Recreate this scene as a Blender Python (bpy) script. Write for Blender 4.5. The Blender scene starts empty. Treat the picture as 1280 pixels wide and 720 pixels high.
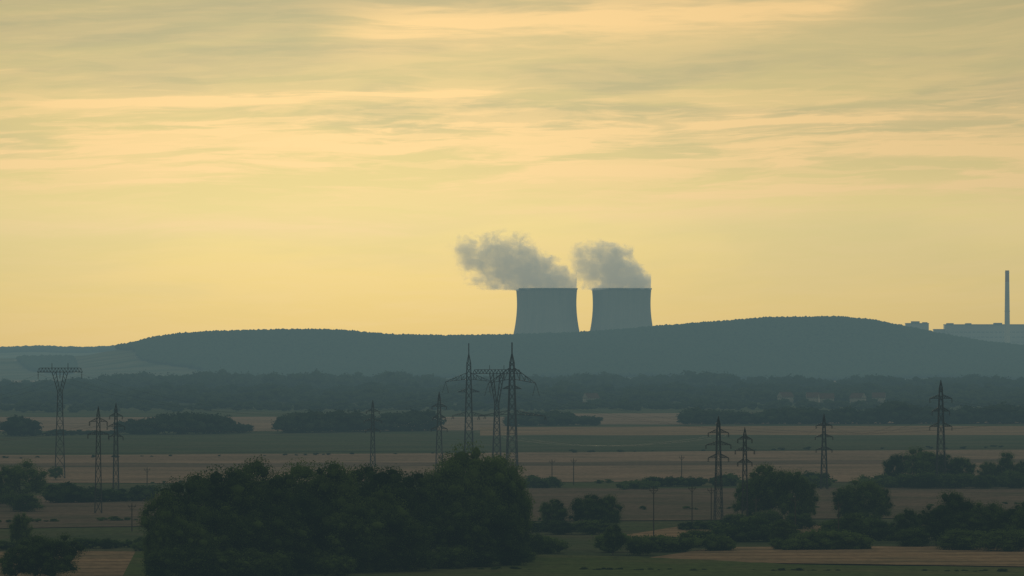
import bpy, math, random
import numpy as np
from mathutils import Vector
random.seed(7); rng=np.random.default_rng(7)
F=8000.0; H=40.0; HY=430.0      # lens length in photo pixels, eye height (m), horizon row
scene=bpy.context.scene
def lin(r,g,b):
    f=lambda c:(c/255/12.92) if c/255<=0.04045 else ((c/255+0.055)/1.055)**2.4
    return (f(r),f(g),f(b),1)
def gd(py): return F*H/(py-HY)               # distance of a ground point
def gx(px,d): return (px-640)*d/F
def gz(py,d): return H-(py-HY)*d/F
def sstep(a,b,x):
    t=np.clip((x-a)/(b-a),0,1); return t*t*(3-2*t)
# ---------------------------------------------------------------- node helpers
class E:
    nt=None
    def __init__(s,o): s.o=o
    def __add__(a,b): return M('ADD',a,b)
    __radd__=__add__
    def __sub__(a,b): return M('SUBTRACT',a,b)
    def __rsub__(a,b): return M('SUBTRACT',b,a)
    def __mul__(a,b): return M('MULTIPLY',a,b)
    __rmul__=__mul__
    def __truediv__(a,b): return M('DIVIDE',a,b)
def _in(nt,sock,v):
    if isinstance(v,E): nt.links.new(v.o,sock)
    else: sock.default_value=v
def M(op,*a):
    nt=E.nt; n=nt.nodes.new('ShaderNodeMath'); n.operation=op
    for i,v in enumerate(a): _in(nt,n.inputs[i],v)
    return E(n.outputs[0])
def SS(lo,hi,x):
    nt=E.nt; n=nt.nodes.new('ShaderNodeMapRange'); n.interpolation_type='SMOOTHSTEP'
    _in(nt,n.inputs[0],x); _in(nt,n.inputs[1],lo); _in(nt,n.inputs[2],hi)
    return E(n.outputs[0])
def gauss(x,c,w):
    t=(x-c)/w
    return M('EXPONENT',t*t*-1.0)
def XYZ(x,y,z):
    nt=E.nt; n=nt.nodes.new('ShaderNodeCombineXYZ')
    for i,v in enumerate((x,y,z)): _in(nt,n.inputs[i],v)
    return E(n.outputs[0])
def SEP(v):
    nt=E.nt; n=nt.nodes.new('ShaderNodeSeparateXYZ'); _in(nt,n.inputs[0],v)
    return [E(o) for o in n.outputs]
def NOISE(v,scale,detail=4,rough=.5,dist=0.0):
    nt=E.nt; n=nt.nodes.new('ShaderNodeTexNoise'); _in(nt,n.inputs['Vector'],v)
    n.inputs['Scale'].default_value=scale; n.inputs['Detail'].default_value=detail
    n.inputs['Roughness'].default_value=rough; n.inputs['Distortion'].default_value=dist
    return E(n.outputs[0])
def MIX(f,a,b,mode='MIX'):
    nt=E.nt; n=nt.nodes.new('ShaderNodeMix'); n.data_type='RGBA'; n.blend_type=mode
    _in(nt,n.inputs[0],f); _in(nt,n.inputs[6],a); _in(nt,n.inputs[7],b)
    return E(n.outputs[2])
def RAMP(x,stops):
    nt=E.nt; n=nt.nodes.new('ShaderNodeValToRGB'); _in(nt,n.inputs[0],x)
    cr=n.color_ramp
    while len(cr.elements)<len(stops): cr.elements.new(0.5)
    for e,(p,c) in zip(cr.elements,stops): e.position=p; e.color=c
    return E(n.outputs[0])
def new_mat(name):
    m=bpy.data.materials.new(name); m.use_nodes=True; nt=m.node_tree; E.nt=nt
    b=nt.nodes['Principled BSDF']; return m,nt,b
def POS():
    n=E.nt.nodes.new('ShaderNodeNewGeometry'); return E(n.outputs['Position'])
def ISL():
    n=E.nt.nodes.new('ShaderNodeNewGeometry'); return E(n.outputs['Random Per Island'])
def OBJ():
    n=E.nt.nodes.new('ShaderNodeTexCoord'); return E(n.outputs['Object'])
# ---------------------------------------------------------------- mesh helpers
def np_mesh(name,parts,mats):
    """parts: list of (verts Nx3, faces MxK, material index)"""
    vs=[];loops=[];tot=[];mi=[];off=0
    for v,f,m in parts:
        v=np.asarray(v,dtype=np.float32).reshape(-1,3); f=np.asarray(f,dtype=np.int32)
        vs.append(v); loops.append((f+off).ravel()); tot.append(np.full(len(f),f.shape[1],np.int32))
        mi.append(np.full(len(f),m,np.int32)); off+=len(v)
    vs=np.concatenate(vs);loops=np.concatenate(loops);tot=np.concatenate(tot);mi=np.concatenate(mi)
    me=bpy.data.meshes.new(name)
    me.vertices.add(len(vs)); me.vertices.foreach_set('co',vs.ravel())
    me.loops.add(len(loops)); me.loops.foreach_set('vertex_index',loops)
    me.polygons.add(len(tot)); st=np.concatenate([[0],np.cumsum(tot)[:-1]]).astype(np.int32)
    me.polygons.foreach_set('loop_start',st)
    me.polygons.foreach_set('material_index',mi)
    for m in mats: me.materials.append(m)
    me.update(calc_edges=True); me.validate()
    return me
def add_obj(name,me,loc=(0,0,0),parent=None,rot=0,scale=(1,1,1)):
    o=bpy.data.objects.new(name,me); o.location=loc; o.rotation_euler=(0,0,rot); o.scale=scale
    scene.collection.objects.link(o)
    if parent: o.parent=parent
    return o
def ico(level):
    import bmesh
    bm=bmesh.new(); bmesh.ops.create_icosphere(bm,subdivisions=level,radius=1)
    v=np.array([x.co[:] for x in bm.verts]); f=np.array([[a.index for a in p.verts] for p in bm.faces]); bm.free()
    return v,f
ICO1=ico(1); ICO2=ico(2)
def rdir(n):
    v=rng.normal(size=(n,3)); return v/np.linalg.norm(v,axis=1,keepdims=True)
def leaf_quads(p,nrm,size):
    n=len(p); r=rdir(n); t=np.cross(nrm,r); t/=np.linalg.norm(t,axis=1,keepdims=True)+1e-9
    b=np.cross(nrm,t); s=(size*rng.uniform(.6,1.3,n))[:,None]; a=rng.uniform(.5,1,n)[:,None]
    v=np.stack([p-t*s*.5, p+b*s*.4*a, p+t*s*.55, p-b*s*.4*a],1).reshape(-1,3)
    return v,np.arange(4*n).reshape(-1,4)
def blobs(centers,radii,base=ICO1,amp=.18):
    bv,bf=base; n=len(centers)
    d=rng.uniform(1-amp,1+amp,(n,len(bv)))
    v=centers[:,None,:]+bv[None]*d[...,None]*radii.reshape(n,1,-1)
    f=(bf[None]+ (np.arange(n)*len(bv))[:,None,None]).reshape(-1,3)
    return v.reshape(-1,3),f
def tube(p0,p1,r0,r1,k=6):
    p0=np.array(p0,float);p1=np.array(p1,float);d=p1-p0;d/=np.linalg.norm(d)+1e-9
    u=np.cross(d,[0.3,1,0.1] if abs(d[2])>.5 else [0,0,1]);u/=np.linalg.norm(u);w=np.cross(d,u)
    a=np.arange(k)*2*math.pi/k+math.pi/4
    ring=np.cos(a)[:,None]*u+np.sin(a)[:,None]*w
    v=np.concatenate([p0+ring*r0,p1+ring*r1]); i=np.arange(k); j=(i+1)%k
    return v,np.stack([i,j,j+k,i+k],1)
class MB:   # merged beam/box builder
    def __init__(s): s.parts=[]
    def beam(s,a,b,w,m=0,w2=None,k=4): v,f=tube(a,b,w*.7,(w2 if w2 else w)*.7,k); s.parts.append((v,f,m))
    def box(s,x0,x1,y0,y1,z0,z1,m=0):
        v=[(x,y,z) for z in (z0,z1) for x,y in ((x0,y0),(x1,y0),(x1,y1),(x0,y1))]
        f=[(0,3,2,1),(4,5,6,7),(0,1,5,4),(1,2,6,5),(2,3,7,6),(3,0,4,7)]
        s.parts.append((v,f,m))
# ---------------------------------------------------------------- materials
def leaf_mat(name,c1,c2,trans=.15):
    m,nt,b=new_mat(name)
    n=NOISE(POS(),.16,2,.6); i=ISL()
    oi=nt.nodes.new('ShaderNodeObjectInfo'); r=E(oi.outputs['Random'])
    f=SS(.15,.85,n*.8+i*.35+r*.35-.22)
    col=MIX(f,(*c1,1),(*c2,1)); nt.links.new(col.o,b.inputs['Base Color'])
    b.inputs['Roughness'].default_value=.8; b.inputs['Specular IOR Level'].default_value=.0
    t=nt.nodes.new('ShaderNodeBsdfTranslucent'); nt.links.new(col.o,t.inputs[0])
    mx=nt.nodes.new('ShaderNodeMixShader'); mx.inputs[0].default_value=trans
    nt.links.new(b.outputs[0],mx.inputs[1]); nt.links.new(t.outputs[0],mx.inputs[2])
    nt.links.new(mx.outputs[0],nt.nodes['Material Output'].inputs[0]); return m
LEAF=leaf_mat('leaves',(.015,.032,.010),(.105,.155,.038),.3)
LEAFD=leaf_mat('distant_leaves',(.020,.038,.022),(.050,.072,.038),.1)
def plain(name,col,rough=.8,var=.3,scale=1.0,metal=0):
    m,nt,b=new_mat(name); n=NOISE(POS(),scale,4,.6)
    c2=tuple(x*(1-var) for x in col[:3])+(1,)
    nt.links.new(MIX(SS(.3,.7,n),(*col[:3],1),c2).o,b.inputs['Base Color'])
    b.inputs['Roughness'].default_value=rough; b.inputs['Metallic'].default_value=metal
    b.inputs['Specular IOR Level'].default_value=.1
    return m
BARK=plain('bark',(.06,.05,.04),.9,.4,2)
STEEL=plain('galvanised_steel',(.055,.052,.058),.7,.3,.5)
GLASSI=plain('insulator_glass',(.05,.04,.04),.4,.1,1)
WOOD=plain('pole_wood',(.08,.06,.05),.9,.3,1)
WHITEW=plain('house_render',(.24,.23,.21),.9,.1,.3)
ROOFT=plain('roof_tile',(.10,.06,.05),.9,.3,.5)
DARKG=plain('window_glass',(.03,.035,.04),.3,.1,1)
PANEL=plain('cladding_panel',(.20,.20,.20),.8,.15,.03)
PANELD=plain('dark_cladding',(.13,.13,.13),.8,.2,.03)
WINB=plain('plant_glazing',(.14,.145,.15),.7,.2,.03)
CHW=plain('chimney_concrete',(.34,.31,.27),.8,.2,.05)
CHR=plain('chimney_red_paint',(.26,.10,.07),.8,.2,.05)
FLOOR=plain('forest_floor',(.035,.05,.03),.95,.3,.05)
def field_mat(name,a,b_,c,rows=14.0,rowamt=.25,ang=0.0,g=.90):
    m,nt,b=new_mat(name); x,y,z=SEP(POS())
    ca,sa=math.cos(ang),math.sin(ang)
    xr=x*ca+y*sa; yr=y*ca-x*sa
    n1=NOISE(XYZ(xr*.006,yr*.014,0.0),1,4,.6)
    n2=NOISE(XYZ(xr*.03,yr*.022,3.0),1,4,.65)
    n3=NOISE(XYZ(xr*.5,yr*.12,5.0),1,4,.75)
    col=MIX(SS(.38,.62,n1),(*a,1),(*b_,1)); col=MIX(SS(.42,.68,n2)*.8,col,(*c,1))
    ln=M('SINE',yr*(2*math.pi/rows)+n2*2.0); ln=SS(.5,1.0,ln)*rowamt
    dk=(1.0-ln)*(n3*1.3+.35)*g
    v=nt.nodes.new('ShaderNodeVectorMath'); v.operation='SCALE'
    nt.links.new(col.o,v.inputs[0]); nt.links.new(dk.o,v.inputs['Scale'])
    nt.links.new(v.outputs[0],b.inputs['Base Color'])
    b.inputs['Roughness'].default_value=1; b.inputs['Specular IOR Level'].default_value=0
    return m
TAN=field_mat('stubble',(.34,.24,.18),(.27,.195,.145),(.20,.16,.115))
TAN2=field_mat('ripe_wheat',(.36,.24,.15),(.28,.195,.125),(.19,.15,.095),18,.3,.12)
BRN=field_mat('dry_stubble',(.21,.155,.12),(.16,.125,.095),(.11,.105,.07),12,.3,-.1)
GRN=field_mat('green_crop',(.095,.115,.060),(.075,.095,.052),(.12,.12,.07),22,.15)
GRS=field_mat('meadow_grass',(.070,.110,.032),(.10,.13,.042),(.13,.13,.058),9,.2,.05)
GND=field_mat('rough_ground',(.09,.11,.05),(.07,.09,.045),(.13,.12,.07),40,.1)
# ---------------------------------------------------------------- ground + fields
me=np_mesh('ground',[([(-15000,-3000,0),(15000,-3000,0),(15000,26000,0),(-15000,26000,0)],[(0,1,2,3)],0)],[GND])
add_obj('ground',me)
lay=[0]
def field(name,pts,mat):
    lay[0]+=1; z=.02*lay[0]; P=[]
    n=len(pts)
    for i in range(n):
        a,b=pts[i],pts[(i+1)%n]; steps=14 if abs(a[0]-b[0])>200 else 1
        for s in range(steps):
            t=s/steps; px=a[0]+(b[0]-a[0])*t; py=a[1]+(b[1]-a[1])*t+(random.uniform(-.6,.6) if s else 0)
            d=gd(py); P.append((gx(px,d),d,z))
    me=bpy.data.meshes.new(name); me.from_pydata(P,[],[list(range(len(P)))]); me.materials.append(mat)
    add_obj(name,me)
L,R=-900,2200
field('stubble_field',[(L,479),(R,479),(R,474),(L,474)],TAN)
field('wheat_field',[(L,542),(640,538),(640,521),(L,522)],TAN)
field('wheat_field',[(640,531),(R,528),(R,515),(640,517)],TAN)
field('wheat_field',[(600,548),(R,545),(R,531),(600,534)],TAN2)
field('green_field',[(L,572),(640,564),(R,556),(R,545),(690,544),(L,545)],GRN)
field('wheat_field',[(L,606),(640,603),(R,601),(R,558),(640,566),(L,574)],TAN)
field('stubble_field',[(L,588),(640,583),(R,573),(R,569),(640,578),(L,582)],BRN)
field('stubble_field',[(L,674),(640,652),(R,640),(R,609),(660,611),(L,634)],BRN)
field('wheat_field',[(760,673),(R,664),(R,655),(860,657)],TAN2)
field('wheat_field',[(L,740),(200,728),(260,690),(L,692)],TAN2)
field('stubble_field',[(780,703),(R,722),(R,678),(900,685)],TAN2)
field('meadow',[(60,900),(R,900),(R,724),(1000,707),(780,697),(420,692),(170,690)],GRS)
# ---------------------------------------------------------------- hills
ridge_px=[-1200,-300,0,60,110,140,165,190,225,260,320,380,430,480,560,640,720,780,820,900,960,1050,1090,1120,1180,1230,1280,1500,2400]
ridge_py=[452,450,448,447,444,438,429,422,417,414.5,413,412,413,418,420,418.5,416,412,408,402,397,396,400,406,418,427,432,438,450]
def hill_z(x,y):
    px=640+x*F/7800
    zr=H-(np.interp(px,ridge_px,ridge_py)-HY)*7800/F
    tree=np.where(px>140,5.5,0)*sstep(130,175,px); zr=zr-tree
    w=70*np.sin(x*.006+1)+50*np.sin(x*.013)
    p=sstep(6950,7800,y+w*(1-sstep(7500,7800,y)))*.999
    p=p*(.75+.25*sstep(7400,7800,y))
    back=1-sstep(7850,8450,y)*.95
    n=2.2*np.sin(x*.021+y*.009)*np.sin(y*.013+x*.004)*sstep(7000,7200,y)*(1-sstep(7600,7780,y))
    return zr*p*back+n
def fmask(X,Y,Z):
    py=HY+(H-Z)*F/Y; px=640+X*F/Y
    w=10*np.sin(Y*.02)+8*np.sin(X*.05)
    main=(px>145+(py-436)*3.3+w)&(py<474.5+2*np.sin(px*.02))&(px>120)
    copse=(px<150)&((np.sin(X*.03+Y*.004)+np.sin(X*.011+2)>1.35))&(py>450)&(py<472)
    return (main|copse)&(px<1420)&(Y<7950)
def hfield(name,x0,x1,y0,y1,nx,ny,fn,mat,base=-1,mask=None):
    X,Y=np.meshgrid(np.linspace(x0,x1,nx),np.linspace(y0,y1,ny))
    Z=fn(X,Y); Z[0,:]=base; Z[-1,:]=base
    v=np.stack([X.ravel(),Y.ravel(),Z.ravel()],1); i=np.arange(nx-1)[None]+np.arange(ny-1)[:,None]*nx; i=i.ravel()
    f=np.stack([i,i+1,i+nx+1,i+nx],1)
    me=np_mesh(name,[(v,f,0)],[mat,FLOOR])
    if mask is not None:
        c=v[f].mean(1); me.polygons.foreach_set('material_index',mask(c[:,0],c[:,1],c[:,2]).astype(np.int32))
    me.polygons.foreach_set('use_smooth',np.ones(len(me.polygons),bool))
    return add_obj(name,me)
HILLF=field_mat('hill_fields',(.115,.12,.07),(.075,.09,.05),(.14,.125,.08),90,.3,.1)
hfield('hill',-2600,2600,6900,8500,500,120,hill_z,HILLF,mask=fmask)
dr_px=[-800,0,60,120,300,900,1280,1700]; dr_py=[440,437,436,438,436,436,438,442]
def dist_z(x,y):
    px=640+x*F/9500; zr=H-(np.interp(px,dr_px,dr_py)-HY)*9500/F+1.2*np.sin(x*.02)+.8*np.sin(x*.051)
    return zr*sstep(8700,9500,y)*(1-sstep(9500,10200,y)*.9)
hfield('distant_hill',-3000,3000,8650,10300,200,60,dist_z,HILLF)
def forest(name,x0,x1,y0,y1,sp,fn,maskfn,h0,h1):
    nx=int((x1-x0)/sp); ny=int((y1-y0)/sp)
    X,Y=np.meshgrid(np.linspace(x0,x1,nx),np.linspace(y0,y1,ny)); X=X.ravel()+rng.uniform(-.5,.5,X.size)*sp; Y=Y.ravel()+rng.uniform(-.5,.5,Y.size)*sp
    Z=fn(X,Y); k=maskfn(X,Y,Z); X,Y,Z=X[k],Y[k],Z[k]; n=len(X)
    h=rng.uniform(h0,h1,n); r=rng.uniform(.55,.75,n)*sp*1.15
    C=np.stack([X,Y,Z+h*.55],1); Rr=np.stack([r,r,h*.5],1)
    v,f=blobs(C,Rr,ICO1,.25)
    return add_obj(name,np_mesh(name,[(v,f,0)],[LEAFD]))
forest('forest',-720,780,7000,7960,5.6,hill_z,fmask,4.4,6.8)
forest('distant_forest',-850,900,9000,9600,10,dist_z,lambda X,Y,Z:(Y>9330)|((np.sin(X*.011)>.3)&(Y>9150)),4,6)
# ---------------------------------------------------------------- trees
def tree_mesh(name,w,cb,ncl,nleaf,leaf,seed,clr=(.10,.17),trunk=True,core=.6):
    """height 1, crown width w, crown base cb"""
    parts=[]; hh=(1-cb)/2; cz=(1+cb)/2
    u=rdir(ncl)*(rng.uniform(.1,1,ncl)**.4)[:,None]
    cr=rng.uniform(clr[0],clr[1],ncl)
    lob=1+.14*np.sin(3*np.arctan2(u[:,1],u[:,0])+seed)+.1*rng.normal(size=ncl)
    c=np.stack([u[:,0]*(w/2-cr*.7)*lob,u[:,1]*(w/2-cr*.7)*lob,cz+u[:,2]*(hh-cr*.75)],1)
    per=rng.multinomial(nleaf,(cr**2)/np.sum(cr**2))
    idx=np.repeat(np.arange(ncl),per); n=len(idx)
    d=rdir(n); rr=cr[idx]*(.55+.75*rng.uniform(0,1,n)**.8)
    p=c[idx]+d*rr[:,None]*np.array([1,1,.85])
    nr=d*.8+rdir(n); nr/=np.linalg.norm(nr,axis=1,keepdims=True)
    v,f=leaf_quads(p,nr,leaf); parts.append((v,f,0))
    v,f=blobs(c,(cr*core)[:,None]*np.array([[1,1,.85]]),ICO1,.3); parts.append((v,f,0))
    tp=[]
    if trunk:
        top=np.array([rng.uniform(-.03,.03),rng.uniform(-.03,.03),cb+hh*.9])
        mid=top*.45
        tp.append((*tube((0,0,-.02),mid,.022,.016,8),0)); tp.append((*tube(mid,top,.016,.008,8),0))
        for k in range(min(ncl,14)):
            t=rng.uniform(.4,.95); s=top*t; tp.append((*tube(s,c[k],.008,.003,5),0))
    return parts,tp
protos={'tall':[],'round':[],'bush':[]}
spec={'tall':(.66,.03,60,17000,.017,(.07,.125)),'round':(1.0,.05,75,20000,.020,(.085,.15)),'bush':(1.4,-.06,45,9000,.040,(.13,.22))}
for k,(w,cb,ncl,nl,lf,clr) in spec.items():
    for s in range(4 if k!='bush' else 3):
        p,t=tree_mesh(k,w*rng.uniform(.92,1.08),cb,ncl,nl,lf,s*1.7,clr)
        protos[k].append((np_mesh(k+'_crown',p,[LEAF]),np_mesh(k+'_trunk',t,[BARK]),w))
def place_tree(px,top,base,wpx,kind='round',name='deciduous_tree',dd=0):
    d=gd(base)+dd; h=(base-top)*d/F; W=wpx*d/F
    c,t,w=random.choice(protos[kind]); sx=W/w
    e=bpy.data.objects.new(name,None); e.location=(gx(px,d),d,0); e.rotation_euler=(0,0,random.uniform(0,6.28)); scene.collection.objects.link(e)
    e.scale=(sx,sx,h*1.02)
    add_obj('crown',c,parent=e); add_obj('trunk',t,parent=e)
# big clump
for (px,top,base,w,k) in [(203,606,722,60,'tall'),(226,592,719,78,'tall'),(254,583,714,84,'tall'),(290,573,716,96,'tall'),(322,570,706,92,'tall'),
    (352,582,714,84,'tall'),(387,571,710,92,'tall'),(418,567,714,88,'tall'),(448,572,708,92,'tall'),(480,575,711,90,'tall'),(512,581,708,84,'tall'),
    (538,588,704,72,'tall'),(560,568,704,80,'tall'),(598,551,702,112,'round'),(580,560,699,90,'tall'),(626,566,700,80,'tall'),(645,592,702,50,'tall'),
    (268,625,722,80,'round'),(340,625,720,100,'round'),(430,628,718,100,'round'),(500,634,716,90,'round'),(230,642,724,80,'round'),(560,630,710,90,'round'),(612,620,708,100,'round'),
    (385,612,718,90,'round'),(300,640,721,80,'round'),(196,650,725,44,'round'),(470,606,715,80,'round')]:
    place_tree(px,top,base,w,k)
for (px,top,base,w) in [(200,684,727,60),(240,680,726,80),(280,684,724,80),(320,682,723,80),(360,686,722,80),(400,684,719,80),(440,686,717,80),(480,686,716,70),(520,682,715,70),(560,680,712,70),(600,678,710,70),(640,676,708,60),(668,664,694,34),(655,684,704,40),(420,690,722,60),(340,694,726,60)]:
    place_tree(px,top,base,w,'bush','shrub')
# single trees
for (px,top,base,w,k) in [(26,573,634,64,'round'),(-12,584,634,40,'round'),(27,638,690,34,'round'),(64,664,730,90,'round'),(20,682,730,50,'round'),(44,672,726,50,'round'),(70,582,600,22,'round'),
    (691,622,664,42,'round'),(735,616,664,58,'round'),(758,617,664,46,'round'),(766,653,694,32,'round'),
    (962,577,656,74,'round'),(992,584,657,62,'round'),(938,596,656,46,'round'),(1006,604,657,34,'round'),
    (1078,596,656,66,'round'),(1058,606,656,42,'round'),(1100,608,655,34,'round'),
    (1117,566,608,36,'round'),(1152,557,608,58,'round'),(1182,566,608,50,'round'),(1206,570,608,36,'round'),(1257,562,608,28,'tall'),(1235,575,608,34,'round'),(1276,574,608,28,'round'),
    (1197,612,680,64,'round'),(1170,628,682,50,'round'),(1232,624,682,58,'round'),(1268,628,684,60,'round'),(1290,622,686,60,'round'),(1135,634,678,44,'round'),(980,648,684,50,'round'),
    (1060,640,678,54,'round'),(1215,640,684,70,'round')]:
    place_tree(px,top,base,w,k)
for (px,top,base,w) in [(920,640,662,40),(962,636,662,60),(1000,640,662,50),(700,650,668,50),(740,648,668,60),(1080,640,662,60),(1150,590,611,60),(1190,590,611,60),(1230,592,611,50),(1270,592,611,40),(30,615,640,60),(1200,660,688,90),(1260,660,690,90),(1140,658,684,70),(1040,660,684,70),(870,660,684,50),(800,672,694,50),(134,672,686,26),(176,676,690,30)]:
    place_tree(px,top,base,w,'bush','shrub')
# hedgerows / belts made of many small crowns, one object each
def row(name,x0,x1,b0,b1,h0,h1,n,leafn=150,wr=1.0,mat=LEAFD,depth=0,gap=0.0,leaf=.11):
    parts=[]
    for i in range(n):
        px=x0+(x1-x0)*(i+rng.uniform(-.8,.8))/n
        if gap and math.sin(px*.031+b0)+.6*math.sin(px*.083+b0*2)<gap-1: continue
        base=b0+(b1-b0)*(px-x0)/(x1-x0)+rng.uniform(-.6,.6)
        d=gd(base)+rng.uniform(0,depth); h=rng.uniform(h0,h1)*(1+.12*math.sin(px*.05+b0)+.08*math.sin(px*.13+b0)); W=h*rng.uniform(.8,1.25)*wr
        p,t=tree_mesh('t',1.0,-.05,7,leafn,leaf,0,(.2,.30),trunk=False,core=.85)
        th=rng.uniform(0,6.28); ct,st=math.cos(th),math.sin(th); loc=np.array([gx(px,gd(base)),d,0])
        for v,f,m in p:
            q=np.stack([(v[:,0]*ct-v[:,1]*st)*W,(v[:,0]*st+v[:,1]*ct)*W,v[:,2]*h],1)+loc
            parts.append((q,f,0))
    return add_obj(name,np_mesh(name,parts,[mat]))
row('tree_belt',-60,130,495,495,9,12.5,110,120,1.2,depth=500)
row('tree_belt',120,500,492,491,12.5,17,260,120,1.2,depth=500)
row('tree_belt',480,860,492,491,11.5,15,260,120,1.2,depth=500)
row('tree_belt',830,920,491,491,13,17,70,120,1.1,depth=300)
row('tree_belt',900,1340,492,492,10,14,300,120,1.2,depth=400)
row('tree_belt',-60,1340,500,499,8,12,560,120,1.5,depth=250)
row('tree_belt',-60,1340,507,505,6,10,560,120,1.6,depth=250)
row('tree_belt',-60,1340,516,513,3.5,6.5,420,120,1.7,depth=250)
row('tree_belt',-60,45,546,545,5,8.5,32,250,1.4,gap=.3)
row('tree_belt',150,285,543,542,5,10.5,46,260,1.3)
row('tree_belt',45,150,545,543,1.5,3,40,120,1.8,gap=.6)
row('tree_belt',280,360,541,541,3,5.5,28,200,1.8,gap=.75)
row('tree_belt',355,545,541,538,5,10.5,80,260,1.4)
row('tree_belt',545,860,533,531,4,7.5,110,200,1.6,gap=.8)
row('tree_belt',855,1012,530,530,4.5,8.5,64,220,1.5)
row('tree_belt',1010,1345,530,529,5.5,10.5,140,220,1.5)
row('hedgerow',655,1030,610,606,1.6,3.8,120,300,1.6,LEAF,gap=.95,leaf=.12)
row('hedgerow',780,1060,612,610,2.2,4.0,60,300,1.6,LEAF,gap=1.0,leaf=.12)
row('hedgerow',-60,195,632,626,2.2,5,64,400,1.5,LEAF,gap=.5,leaf=.10)
row('hedgerow',1080,1340,610,608,2.4,4.4,80,300,1.6,LEAF,leaf=.12)
row('hedgerow',655,1000,665,661,1.2,2.8,90,400,1.8,LEAF,gap=.8,leaf=.1)
row('hedgerow',640,1340,692,684,1.6,4.2,220,600,1.6,LEAF,gap=.85,leaf=.08)
row('hedgerow',900,1340,677,673,2,4.5,140,600,1.6,LEAF,gap=.85,leaf=.08)
row('hedgerow',-60,190,688,684,1,2.4,50,500,1.6,LEAF,gap=.7,leaf=.09)
row('scrub',200,1340,604,604,.5,1.3,90,120,2.2,LEAF,gap=.6,leaf=.14)
row('scrub',-60,1340,574,559,.5,1.2,90,80,2.4,LEAFD,gap=.5,leaf=.14)
row('scrub',-60,200,655,650,.5,1.2,30,120,2.4,LEAF,gap=.6,leaf=.14)
row('scrub',400,1340,712,716,.25,.7,120,300,2.6,LEAF,gap=.7,leaf=.12)
row('scrub',660,1340,640,630,.4,1.2,50,200,2.4,LEAF,gap=.6,leaf=.12)
# ---------------------------------------------------------------- village
def house(px,base,w,h):
    b=MB(); dpt=8
    b.box(-w/2,w/2,0,dpt,0,h,0)
    for k in range(int(w//3)): 
        x=-w/2+1.5+k*3; b.box(x-.5,x+.5,-.04,.0,1,2.4,2)
    v=[(-w/2-.4,-.4,h),(w/2+.4,-.4,h),(w/2+.4,dpt+.4,h),(-w/2-.4,dpt+.4,h),(-w/2-.4,dpt/2,h+3.2),(w/2+.4,dpt/2,h+3.2)]
    b.parts.append((v,[(0,1,5,4),(2,3,4,5)],1)); b.parts.append((v,[(1,2,5),(3,0,4)],0))
    d=gd(base); add_obj('village_house',np_mesh('village_house',b.parts,[WHITEW,ROOFT,DARKG]),(gx(px,d),d,0),rot=random.uniform(-.5,.5))
for px,ba,w in [(985,505.5,8),(1016,506,8),(1034,507.5,9),(1069,507,8),(1098,506.3,8),(742,507,8)]:
    house(px,ba,w,5.0)
# ---------------------------------------------------------------- pylons
def body(b,z0,z1,w0,w1,n,t,cx=0):
    zs=[z0+(z1-z0)*(1-(1-i/n)**1.25) for i in range(n+1)]
    for i in range(n):
        a,c=zs[i],zs[i+1]; wa=w0+(w1-w0)*(a-z0)/(z1-z0); wc=w0+(w1-w0)*(c-z0)/(z1-z0)
        A=[(sx*wa/2+cx,sy*wa/2,a) for sx,sy in((-1,-1),(1,-1),(1,1),(-1,1))]
        C=[(sx*wc/2+cx,sy*wc/2,c) for sx,sy in((-1,-1),(1,-1),(1,1),(-1,1))]
        for k in range(4):
            j=(k+1)%4; b.beam(A[k],C[k],t); b.beam(A[k],C[j],t*.5); b.beam(A[j],C[k],t*.5); b.beam(C[k],C[j],t*.45)
def insul(b,x,z,l,y=0,dx=0):
    b.beam((x,y,z),(x+dx,y,z-l),.10,1)
    for k in range(5):
        t=(k+.5)/5; b.beam((x+dx*t,y,z-l*t),(x+dx*t,y,z-l*t-.08),.30,1,k=8)
def arm(b,z,hw,rise,w,t,lift=0,ins=1.6,side=(-1,1)):
    for s in side:
        tip=(s*hw,0,z+lift)
        for sy in(-1,1):
            b.beam((s*w/2,sy*w/2,z),tip,t); b.beam((s*w/2,sy*w/2,z+rise),tip,t*.8)
            for k in range(1,4):
                f=k/4; p=(s*(w/2+(hw-w/2)*f),sy*w/2*(1-f),z+lift*f); q=(s*(w/2+(hw-w/2)*f),sy*w/2*(1-f),z+rise+(lift-rise)*f)
                b.beam(p,q,t*.45)
                f2=(k-1)/4; q2=(s*(w/2+(hw-w/2)*f2),sy*w/2*(1-f2),z+rise+(lift-rise)*f2); b.beam(p,q2,t*.45)
        if ins: insul(b,s*hw,z+lift,ins)
def fin(b,px,base,rot,name='electricity_pylon'):
    d=gd(base); return add_obj(name,np_mesh(name,b.parts,[STEEL,GLASSI]),(gx(px,d),d,0),rot=rot)
def tier(px,top,base,arms,rot=0,t=.18,w0=.075):
    d=gd(base); Ht=(base-top)*d/F; b=MB(); s=d/F
    body(b,0,Ht*.93,Ht*w0,Ht*.026,9,t); b.beam((0,0,Ht*.92),(0,0,Ht),t)
    for k in range(4):
        a=(((-1)**(k//2))*Ht*.013,((-1)**(k%2))*Ht*.013,Ht*.93); b.beam(a,(0,0,Ht),t*.7)
    for ay,hw in arms:
        z=(base-ay)*s; w=Ht*w0+(Ht*.026-Ht*w0)*z/(Ht*.93); arm(b,z,hw*s,1.0*Ht/28,w,t*.75,ins=1.1*Ht/28)
    return fin(b,px,base,rot)
tier(123,508,642,[(527,11),(543,13)],.1,.16,.065); tier(145,504,612,[(520,8),(533,11),(546,9)],.2,.15,.065)
tier(466,500,584,[(514,8),(526,11),(538,9)],.1,.18); tier(549,490,590,[(508,9),(522,8),(536,10)],.0,.24,.09)
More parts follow.
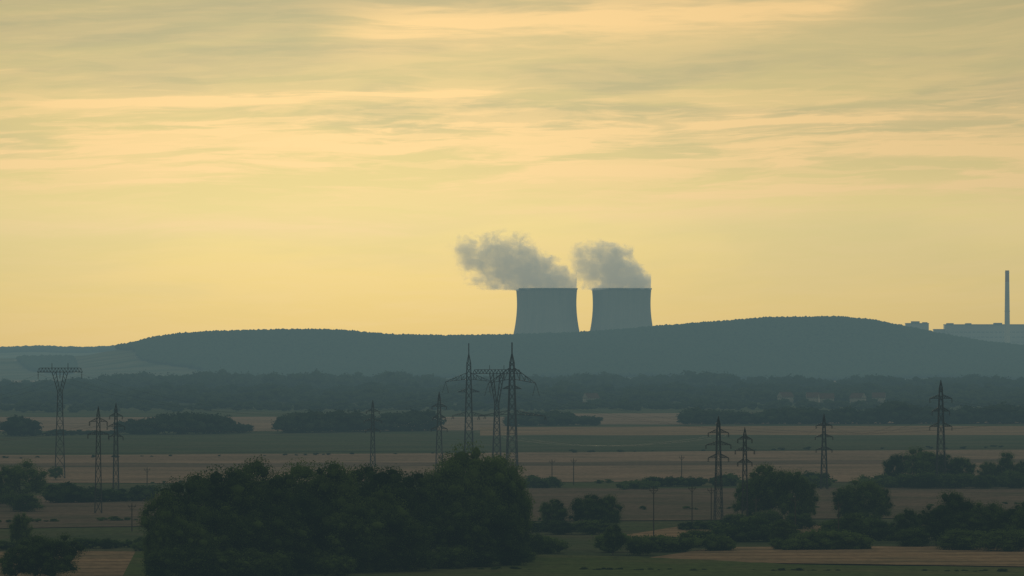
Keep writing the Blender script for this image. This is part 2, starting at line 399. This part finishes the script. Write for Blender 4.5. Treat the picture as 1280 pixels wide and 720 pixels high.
tier(898,520,650,[(541,13),(556,16),(572,13)],.2,.17,.075); tier(931,534,658,[(549,9),(563,12),(578,9)],.1,.14,.06)
tier(1030,517,612,[(532,10),(546,11),(562,10)],.1,.19,.09); tier(1176,475,610,[(498,14),(514,11),(533,14)],.1,.22,.09)
def delta(px,top,base,a1,rot,t=.22,w0=.075):
    d=gd(base); s=d/F; Ht=(base-top)*s; b=MB(); zt=(base-top-24)*s
    body(b,0,zt,Ht*w0,Ht*.03,11,t)
    for k in range(4):
        b.beam((((-1)**(k//2))*Ht*.015,((-1)**(k%2))*Ht*.015,zt),(0,0,zt+12*s),t*.7)
    b.beam((0,0,zt),(0,0,Ht),t*1.3)
    for ay,hw,lift,rise,ins in a1:
        z=(base-ay)*s; w=Ht*w0+(Ht*.03-Ht*w0)*z/zt
        arm(b,z,hw*s,rise*s,w,t*.7,lift=lift*s,ins=0)
        for sg in(-1,1):
            if ins: insul(b,sg*hw*s,z+lift*s,ins*s,dx=-sg*ins*s*.25); insul(b,sg*hw*s,z+lift*s,ins*s,dx=sg*ins*s*.3); 
    return fin(b,px,base,rot)
delta(586,429,580,[(474,29,-3,8,14),(490,14,0,4,0),(519,20,0,4,5)],.1)
delta(640,428,586,[(474,30,-5,14,16),(486,12,0,4,0),(518,42,-2,5,5)],-.15,.25,.085)
def cathead(px,top,base,hw,waist,rot,t=.20,lw=10,w0=.09):
    d=gd(base); s=d/F; b=MB(); Z=lambda y:(base-y)*s
    zw=Z(waist); w=1.3; body(b,0,zw,Z(top)*w0,w,9,t)
    zb=Z(top+6); zt=Z(top+1); W=hw*s; q=lw*s
    for sg in(-1,1):
        for sy in(-1,1):
            b.beam((sg*w/2,sy*w/2,zw),(sg*q,sy*.5,zb),t*.8); b.beam((0,sy*w/2,zw),(sg*(q-1.2),sy*.5,zb),t*.8)
            for k in range(5):
                f=k/5; g=(k+1)/5
                b.beam((sg*(w/2+(q-w/2)*f),sy*.5,zw+(zb-zw)*f),(sg*((q-1.2)*g),sy*.5,zw+(zb-zw)*g),t*.5)
        b.beam((sg*q,0,zt),(sg*q,0,Z(top)+1.2),t*.7)
        insul(b,sg*W*.97,zb,2.0)
    insul(b,0,zb,2.0)
    for sy in(-.5,.5):
        b.beam((-W,sy,zb),(W,sy,zb),t); b.beam((-W*.9,sy,zt),(W*.9,sy,zt),t*.8)
        n=14
        for k in range(n):
            x0=-W+2*W*k/n; x1=-W+2*W*(k+1)/n; b.beam((x0,sy,zb),((x0+x1)/2,sy,zt),t*.5); b.beam(((x0+x1)/2,sy,zt),(x1,sy,zb),t*.5)
    for k in range(15): x=-W+2*W*k/14; b.beam((x,-.5,zb),(x,.5,zb),t*.5)
    return fin(b,px,base,rot)
cathead(75,459,598,28,490,.05); cathead(621,461,582,30,505,-.1,.20,9)
def pole(px,top,base):
    d=gd(base); h=(base-top)*d/F; b=MB()
    b.beam((0,0,0),(0,0,h),.2,0,.14,k=8); b.beam((-.9,0,h-.5),(.9,0,h-.5),.12)
    for x in(-.8,0,.8): b.beam((x,0,h-.45 if x else h),(x,0,h-.1 if x else h+.3),.10,1)
    b.beam((-.7,0,h-.5),(0,0,h-1.3),.07); b.beam((.7,0,h-.5),(0,0,h-1.3),.07)
    add_obj('utility_pole',np_mesh('utility_pole',b.parts,[WOOD,GLASSI]),(gx(px,d),d,0),rot=random.uniform(-.6,.6))
for p in [(184,585,612),(717,574,606),(852,570,603),(817,610,674),(865,608,658),(889,610,660),(945,622,660),(994,622,682),(1048,628,682),(165,630,664),(690,575,604),(1213,580,608)]: pole(*p)
# conductors
def wires(name,lines):
    parts=[]
    for (a,b_,sag) in lines:
        a=np.array(a);b_=np.array(b_);n=16;pr=a
        for i in range(1,n+1):
            t=i/n;p=a+(b_-a)*t-np.array([0,0,4*sag*t*(1-t)]); parts.append((*tube(pr,p,.022,.022,3),0)); pr=p
    add_obj(name,np_mesh(name,parts,[STEEL]))
def wp(px,py,base): d=gd(base); return (gx(px,d),d,gz(py,d))
ls=[]
for dx,dy in((-27,0),(27,0),(0,2)):
    ls.append((wp(75+dx,468+dy,598),wp(621+dx*.8,480+dy,580),11))
    ls.append((wp(75+dx,468+dy,598),wp(-420+dx,470+dy,602),11))
    ls.append((wp(640+dx,488+dy,584),wp(1500+dx,480+dy,600),14))
for k,(a,b_) in enumerate([((549,510,590),(466,516,584)),((1030,534,612),(1176,500,610)),((898,545,648),(1030,534,612)),((898,545,648),(549,522,590)),((123,530,642),(-300,520,660)),((1176,500,610),(1600,495,612)),((145,522,612),(466,516,584))]):
    for dx in(-9,9): ls.append((wp(a[0]+dx,a[1],a[2]),wp(b_[0]+dx,b_[1],b_[2]),5))
wires('power_lines',ls)
# ---------------------------------------------------------------- cooling towers
m,nt,b=new_mat('tower_concrete'); CONC=m
o=OBJ(); x,y,z=SEP(o); ang=M('ARCTAN2',y,x)
st=NOISE(XYZ(ang*6.0,z*.012,0.0),1,5,.6); n2=NOISE(o,.03,4,.6)
col=MIX(SS(.35,.7,st*.6+n2*.4),(.20,.19,.175,1),(.15,.145,.135,1)); col=MIX(SS(110.0,114.0,z)*.3,col,(.09,.09,.09,1))
nt.links.new(col.o,b.inputs['Base Color']); b.inputs['Roughness'].default_value=.9; b.inputs['Specular IOR Level'].default_value=.05
def tower(px,d):
    K=96; zt=115.0; z0=9.0; prof=[]
    r=lambda z:38.2*math.sqrt(1+((z-95)/80)**2)
    zs=np.linspace(z0,zt,30)
    for zz in zs: prof.append((r(zz),zz))
    prof[-1:]=[(r(zt-2.0),zt-2.0),(r(zt-2.0)+.6,zt-1.9),(r(zt)+.6,zt),(r(zt)-1.0,zt)]
    for zz in zs[::-3]: prof.append((r(min(zz,zt-2))-.9,min(zz,zt-2)))
    a=np.arange(K)*2*math.pi/K; v=[];f=[]
    for rr,zz in prof: v+= [(rr*math.cos(t),rr*math.sin(t),zz) for t in a]
    for i in range(len(prof)-1):
        for k in range(K): j=(k+1)%K; f.append((i*K+k,i*K+j,(i+1)*K+j,(i+1)*K+k))
    e=bpy.data.objects.new('cooling_tower',None); e.location=(gx(px,d),d,0); scene.collection.objects.link(e)
    me=np_mesh('shell',[(v,f,0)],[CONC]); me.polygons.foreach_set('use_smooth',np.ones(len(me.polygons),bool)); add_obj('shell',me,parent=e)
    b=MB()
    for k in range(40):
        t0=k*2*math.pi/40; 
        for dt in(-.075,.075):
            b.beam((r(0)*math.cos(t0+dt),r(0)*math.sin(t0+dt),0),(r(9)*math.cos(t0),r(9)*math.sin(t0),9.2),.9)
    add_obj('support_columns',np_mesh('support_columns',b.parts,[CONC]),parent=e)
for px,d in [(685,8600),(681,8770),(777.7,8600),(775.8,8770)]: tower(px,d)
# ---------------------------------------------------------------- plant buildings + chimney
def plant(name,px0,px1,top,d,depth,extra):
    s=d/F; W=(px1-px0)*s; b=MB(); Zt=gz(top,d)
    b.box(-W/2,W/2,0,depth,0,Zt,0); b.box(-W/2-.5,W/2+.5,-.5,depth+.5,Zt,Zt+.8,1)
    n=max(3,int(W/6))
    for fl in range(3,int(Zt/7)):
        for k in range(n):
            x=-W/2+W*(k+.5)/n; b.box(x-W/n*.32,x+W/n*.32,-.12,0.0,fl*7,fl*7+1.8,2)
    for x0,x1,h in extra: b.box(x0*W-W/2,x1*W-W/2,4,depth-4,Zt+.8,Zt+.8+h,1)
    add_obj(name,np_mesh(name,b.parts,[PANEL,PANELD,WINB]),(gx((px0+px1)/2,d),d,0))
plant('reactor_building',1133,1161,404.5,8900,30,[(.25,.6,2.5),(.75,.95,1.2)])
plant('turbine_hall',1182,1330,406,9050,45,[(.02,.07,1.6),(.18,.22,1.5),(.42,.48,2)])
plant('turbine_hall',1168,1186,412,9060,30,[])
b=MB(); d=8900; zt=gz(338,d); n=9
for k in range(n):
    z0=zt*k/n; z1=zt*(k+1)/n; r0=4.4-1.6*k/n; r1=4.4-1.6*(k+1)/n
    b.parts.append((*tube((0,0,z0),(0,0,z1),r0,r1,24),1 if k==n-1 else 0))
b.parts.append((*tube((0,0,zt-3),(0,0,zt-2.4),3.2,3.2,24),0)); b.parts.append((*tube((0,0,zt*.6),(0,0,zt*.6+.6),4.0,4.0,24),0))
add_obj('chimney',np_mesh('chimney',b.parts,[CHW,CHR]),(gx(1259,d),d,0))
# ---------------------------------------------------------------- steam plumes
def plume(px0,mouth_y,d,Lx,rise,rr,seed,dens,yw,zb,zt_):
    """steam drifting to -x from the tower mouth centre"""
    s=d/F; m=bpy.data.materials.new('steam'); m.use_nodes=True; nt=m.node_tree; E.nt=nt; nt.nodes.remove(nt.nodes['Principled BSDF'])
    x,y,z=SEP(OBJ())
    w1=NOISE(XYZ(x*.035+seed,y*.035,z*.035),1,2,.5)-.5; w2=NOISE(XYZ(x*.035,y*.035+seed+9,z*.035),1,2,.5)-.5
    xx=x+w1*26.0; zz=z+w2*34.0
    t=M('MAXIMUM',(37.0-x-w1*8.0)/(Lx+37),0.0)           # 0 at the upwind lip .. 1 at the tail
    tc=M('MINIMUM',t,1.0)
    rad=(SS(-.1,.42,tc)*.68+.32-SS(.5,1.0,tc)*.55)*rr
    zc=tc*(rise*.40)+M('POWER',tc,3.0)*(rise*.55)+rad*.35-2.0
    dz=(zz-zc)/rad; dy=y/(rad*1.4)
    q=M('SQRT',dz*dz+dy*dy)
    n=NOISE(XYZ(xx*.06+seed,y*.06,z*.07),1,6,.62,.3)
    val=1.27-q + (n-.5)*(3.2+tc*3.8)-M('POWER',tc,2.0)*.25
    # dissolves before the tail, and stays clear of every side of its container
    fade=SS(-Lx-10.0,-Lx+34.0,x)*SS(zt_-2.0,zt_-22.0,z)*SS(-7.0,-1.0,z)*SS(yw-1.0,yw-10.0,M('ABSOLUTE',y))
    val=val-(1.0-fade)*1.6
    den=SS(.05,.45,val)*dens*(1.0-tc*.6)*fade
    sc=nt.nodes.new('ShaderNodeVolumeScatter'); sc.inputs['Color'].default_value=(.92,.94,.96,1); nt.links.new(den.o,sc.inputs['Density']); sc.inputs['Anisotropy'].default_value=.3
    # added emission stands in for light scattered many times inside the cloud
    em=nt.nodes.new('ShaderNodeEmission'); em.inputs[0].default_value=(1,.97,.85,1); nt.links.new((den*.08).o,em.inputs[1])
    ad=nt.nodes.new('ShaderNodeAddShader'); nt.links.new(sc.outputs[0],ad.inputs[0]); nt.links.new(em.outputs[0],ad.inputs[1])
    nt.links.new(ad.outputs[0],nt.nodes['Material Output'].inputs['Volume'])
    try: m.cycles.volume_step_rate=.6
    except Exception as ex: print(ex)
    bx=MB(); bx.box(-Lx-12,38.5,-yw,yw,zb,zt_,0)
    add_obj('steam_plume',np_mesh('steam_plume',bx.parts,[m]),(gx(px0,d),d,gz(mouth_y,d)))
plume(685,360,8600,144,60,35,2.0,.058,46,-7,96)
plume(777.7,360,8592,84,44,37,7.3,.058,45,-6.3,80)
# ---------------------------------------------------------------- haze (air layer)
m=bpy.data.materials.new('emissive_haze'); m.use_nodes=True; nt=m.node_tree; nt.nodes.remove(nt.nodes['Principled BSDF'])
ab=nt.nodes.new('ShaderNodeVolumeAbsorption'); ab.inputs['Color'].default_value=(.5,.5,.3,1); ab.inputs['Density'].default_value=6e-5
em=nt.nodes.new('ShaderNodeEmission'); em.inputs[0].default_value=(.56,.91,1.0,1); em.inputs[1].default_value=1.72e-5  # air given a bluish glow in place of in-scattered light
ad=nt.nodes.new('ShaderNodeAddShader'); nt.links.new(ab.outputs[0],ad.inputs[0]); nt.links.new(em.outputs[0],ad.inputs[1]); nt.links.new(ad.outputs[0],nt.nodes['Material Output'].inputs['Volume'])
bx=MB(); bx.box(-7000,7000,-2000,10500,-5,230,0); add_obj('haze',np_mesh('haze',bx.parts,[m]))
# ---------------------------------------------------------------- world
SEL=math.radians(8); SAZ=math.radians(-1.7)
w=bpy.data.worlds.new('World'); scene.world=w; w.use_nodes=True; nt=w.node_tree; E.nt=nt; bg=nt.nodes['Background']
tcn=nt.nodes.new('ShaderNodeTexCoord'); x,y,z=SEP(E(tcn.outputs['Generated']))
zc=M('MAXIMUM',z,0.0); t=zc/(zc+.08)
U=M('ARCTAN2',x,y)*8.0; V=z*8.0
tt=lambda py:((430-py)/8000)/((430-py)/8000+.08)
base=RAMP(t,[(0,lin(244,197,92)),(tt(350),lin(251,211,112)),(tt(260),lin(249,219,134)),(tt(150),lin(220,199,132)),(tt(50),lin(186,178,131)),(tt(0),lin(169,165,127)),(.60,lin(136,142,130)),(.78,lin(110,124,134)),(.95,lin(92,108,130))])
du=(U+.22)*.82; dv=(V-.17)*1.15
glow=M('EXPONENT',(du*du+dv*dv)*-4.5)*.34+.745
wob=NOISE(XYZ(U*2.0,V*3.0,1.0),1,3,.5)-.5
Vw=V+wob*.05-U*.02
n1=NOISE(XYZ(U*3.4,Vw*38.0,0.0),1,7,.62,.4); n2=NOISE(XYZ(U*1.8+5,Vw*9.0,2.0),1,5,.56,.4); n3=NOISE(XYZ(U*9.0,Vw*95.0,4.0),1,5,.6,.5)
band=gauss(V,.245,.055)*.95+gauss(V,.20,.02)*SS(.1,.5,U)*.35
c=SS(.43,.57,n1)*(band*.75+.14)+SS(.48,.60,n3)*(band*.5+.07)
def wisp(x0,x1,py0,py1,th,amt):
    u0=(x0-640)/1000;u1=(x1-640)/1000; vc=(430-py0)/1000+(U-u0)*((py0-py1)/1000/(u1-u0))
    return gauss(V+wob*.016,vc+(n3-.5)*.012,th/1000)*SS(u0-.02,u0+.12,U)*SS(u1+.02,u1-.12,U)*(SS(.3,.6,n1)*.9+.35)*amt
for wv in [(15,665,133,116,4.5,1.3),(150,640,128,122,7,.4),(100,260,232,228,5,.8),(780,1400,246,228,8,.65),(-100,660,290,282,10,.5),(700,1500,160,138,9,.7),(1000,1600,196,188,5,.7),(380,1150,45,0,34,.7),(-200,60,90,92,6,.6),(-100,330,210,196,8,.7),(220,275,157,153,6,.7),(560,1100,268,262,10,.4),(600,900,215,212,6,.6),(350,760,175,165,7,.5)]:
    c=c+wisp(*wv)
c=M('MINIMUM',c,1.0)
top=SS(.14,.36,V)
col=MIX(SS(.40,.60,n2)*top*.65,base,lin(150,154,123))
col=MIX(SS(.6,.4,n2)*SS(.0,.1,V)*.22,col,lin(190,181,120))
col=MIX(c*.88,col,lin(255,213,147))
sc=nt.nodes.new('ShaderNodeVectorMath'); sc.operation='SCALE'; nt.links.new(col.o,sc.inputs[0]); nt.links.new(glow.o,sc.inputs['Scale'])
sky=nt.nodes.new('ShaderNodeTexSky'); sky.sky_type='NISHITA'; sky.sun_disc=False; sky.sun_elevation=SEL; sky.sun_rotation=SAZ; sky.dust_density=3
bg.inputs['Strength'].default_value=.05
bg2=nt.nodes.new('ShaderNodeBackground'); nt.links.new(sc.outputs[0],bg2.inputs[0]); bg2.inputs[1].default_value=1.0
nt.links.new(sky.outputs[0],bg.inputs[0])
mx=nt.nodes.new('ShaderNodeMixShader'); mx.inputs[0].default_value=.95; nt.links.new(bg.outputs[0],mx.inputs[1]); nt.links.new(bg2.outputs[0],mx.inputs[2])
nt.links.new(mx.outputs[0],nt.nodes['World Output'].inputs[0])
# sun behind thin cloud
sl=bpy.data.lights.new('sun','SUN'); sl.energy=.95; sl.angle=math.radians(10); sl.color=(1,.85,.6)
so=bpy.data.objects.new('sun',sl); scene.collection.objects.link(so)
sd=Vector((math.sin(SAZ)*math.cos(SEL),math.cos(SAZ)*math.cos(SEL),math.sin(SEL))); so.rotation_euler=(-sd).to_track_quat('-Z','Y').to_euler(); so.location=(0,0,300)
# camera
cam=bpy.data.cameras.new('camera'); co=bpy.data.objects.new('camera',cam); scene.collection.objects.link(co); scene.camera=co
cam.sensor_width=36; cam.lens=36*F/1280; cam.clip_start=1; cam.clip_end=60000
co.location=(0,0,H); co.rotation_euler=(math.radians(90)+math.atan((HY-360)/F),0,0)
scene.view_settings.view_transform='Standard'; scene.view_settings.look='None'; scene.view_settings.exposure=0
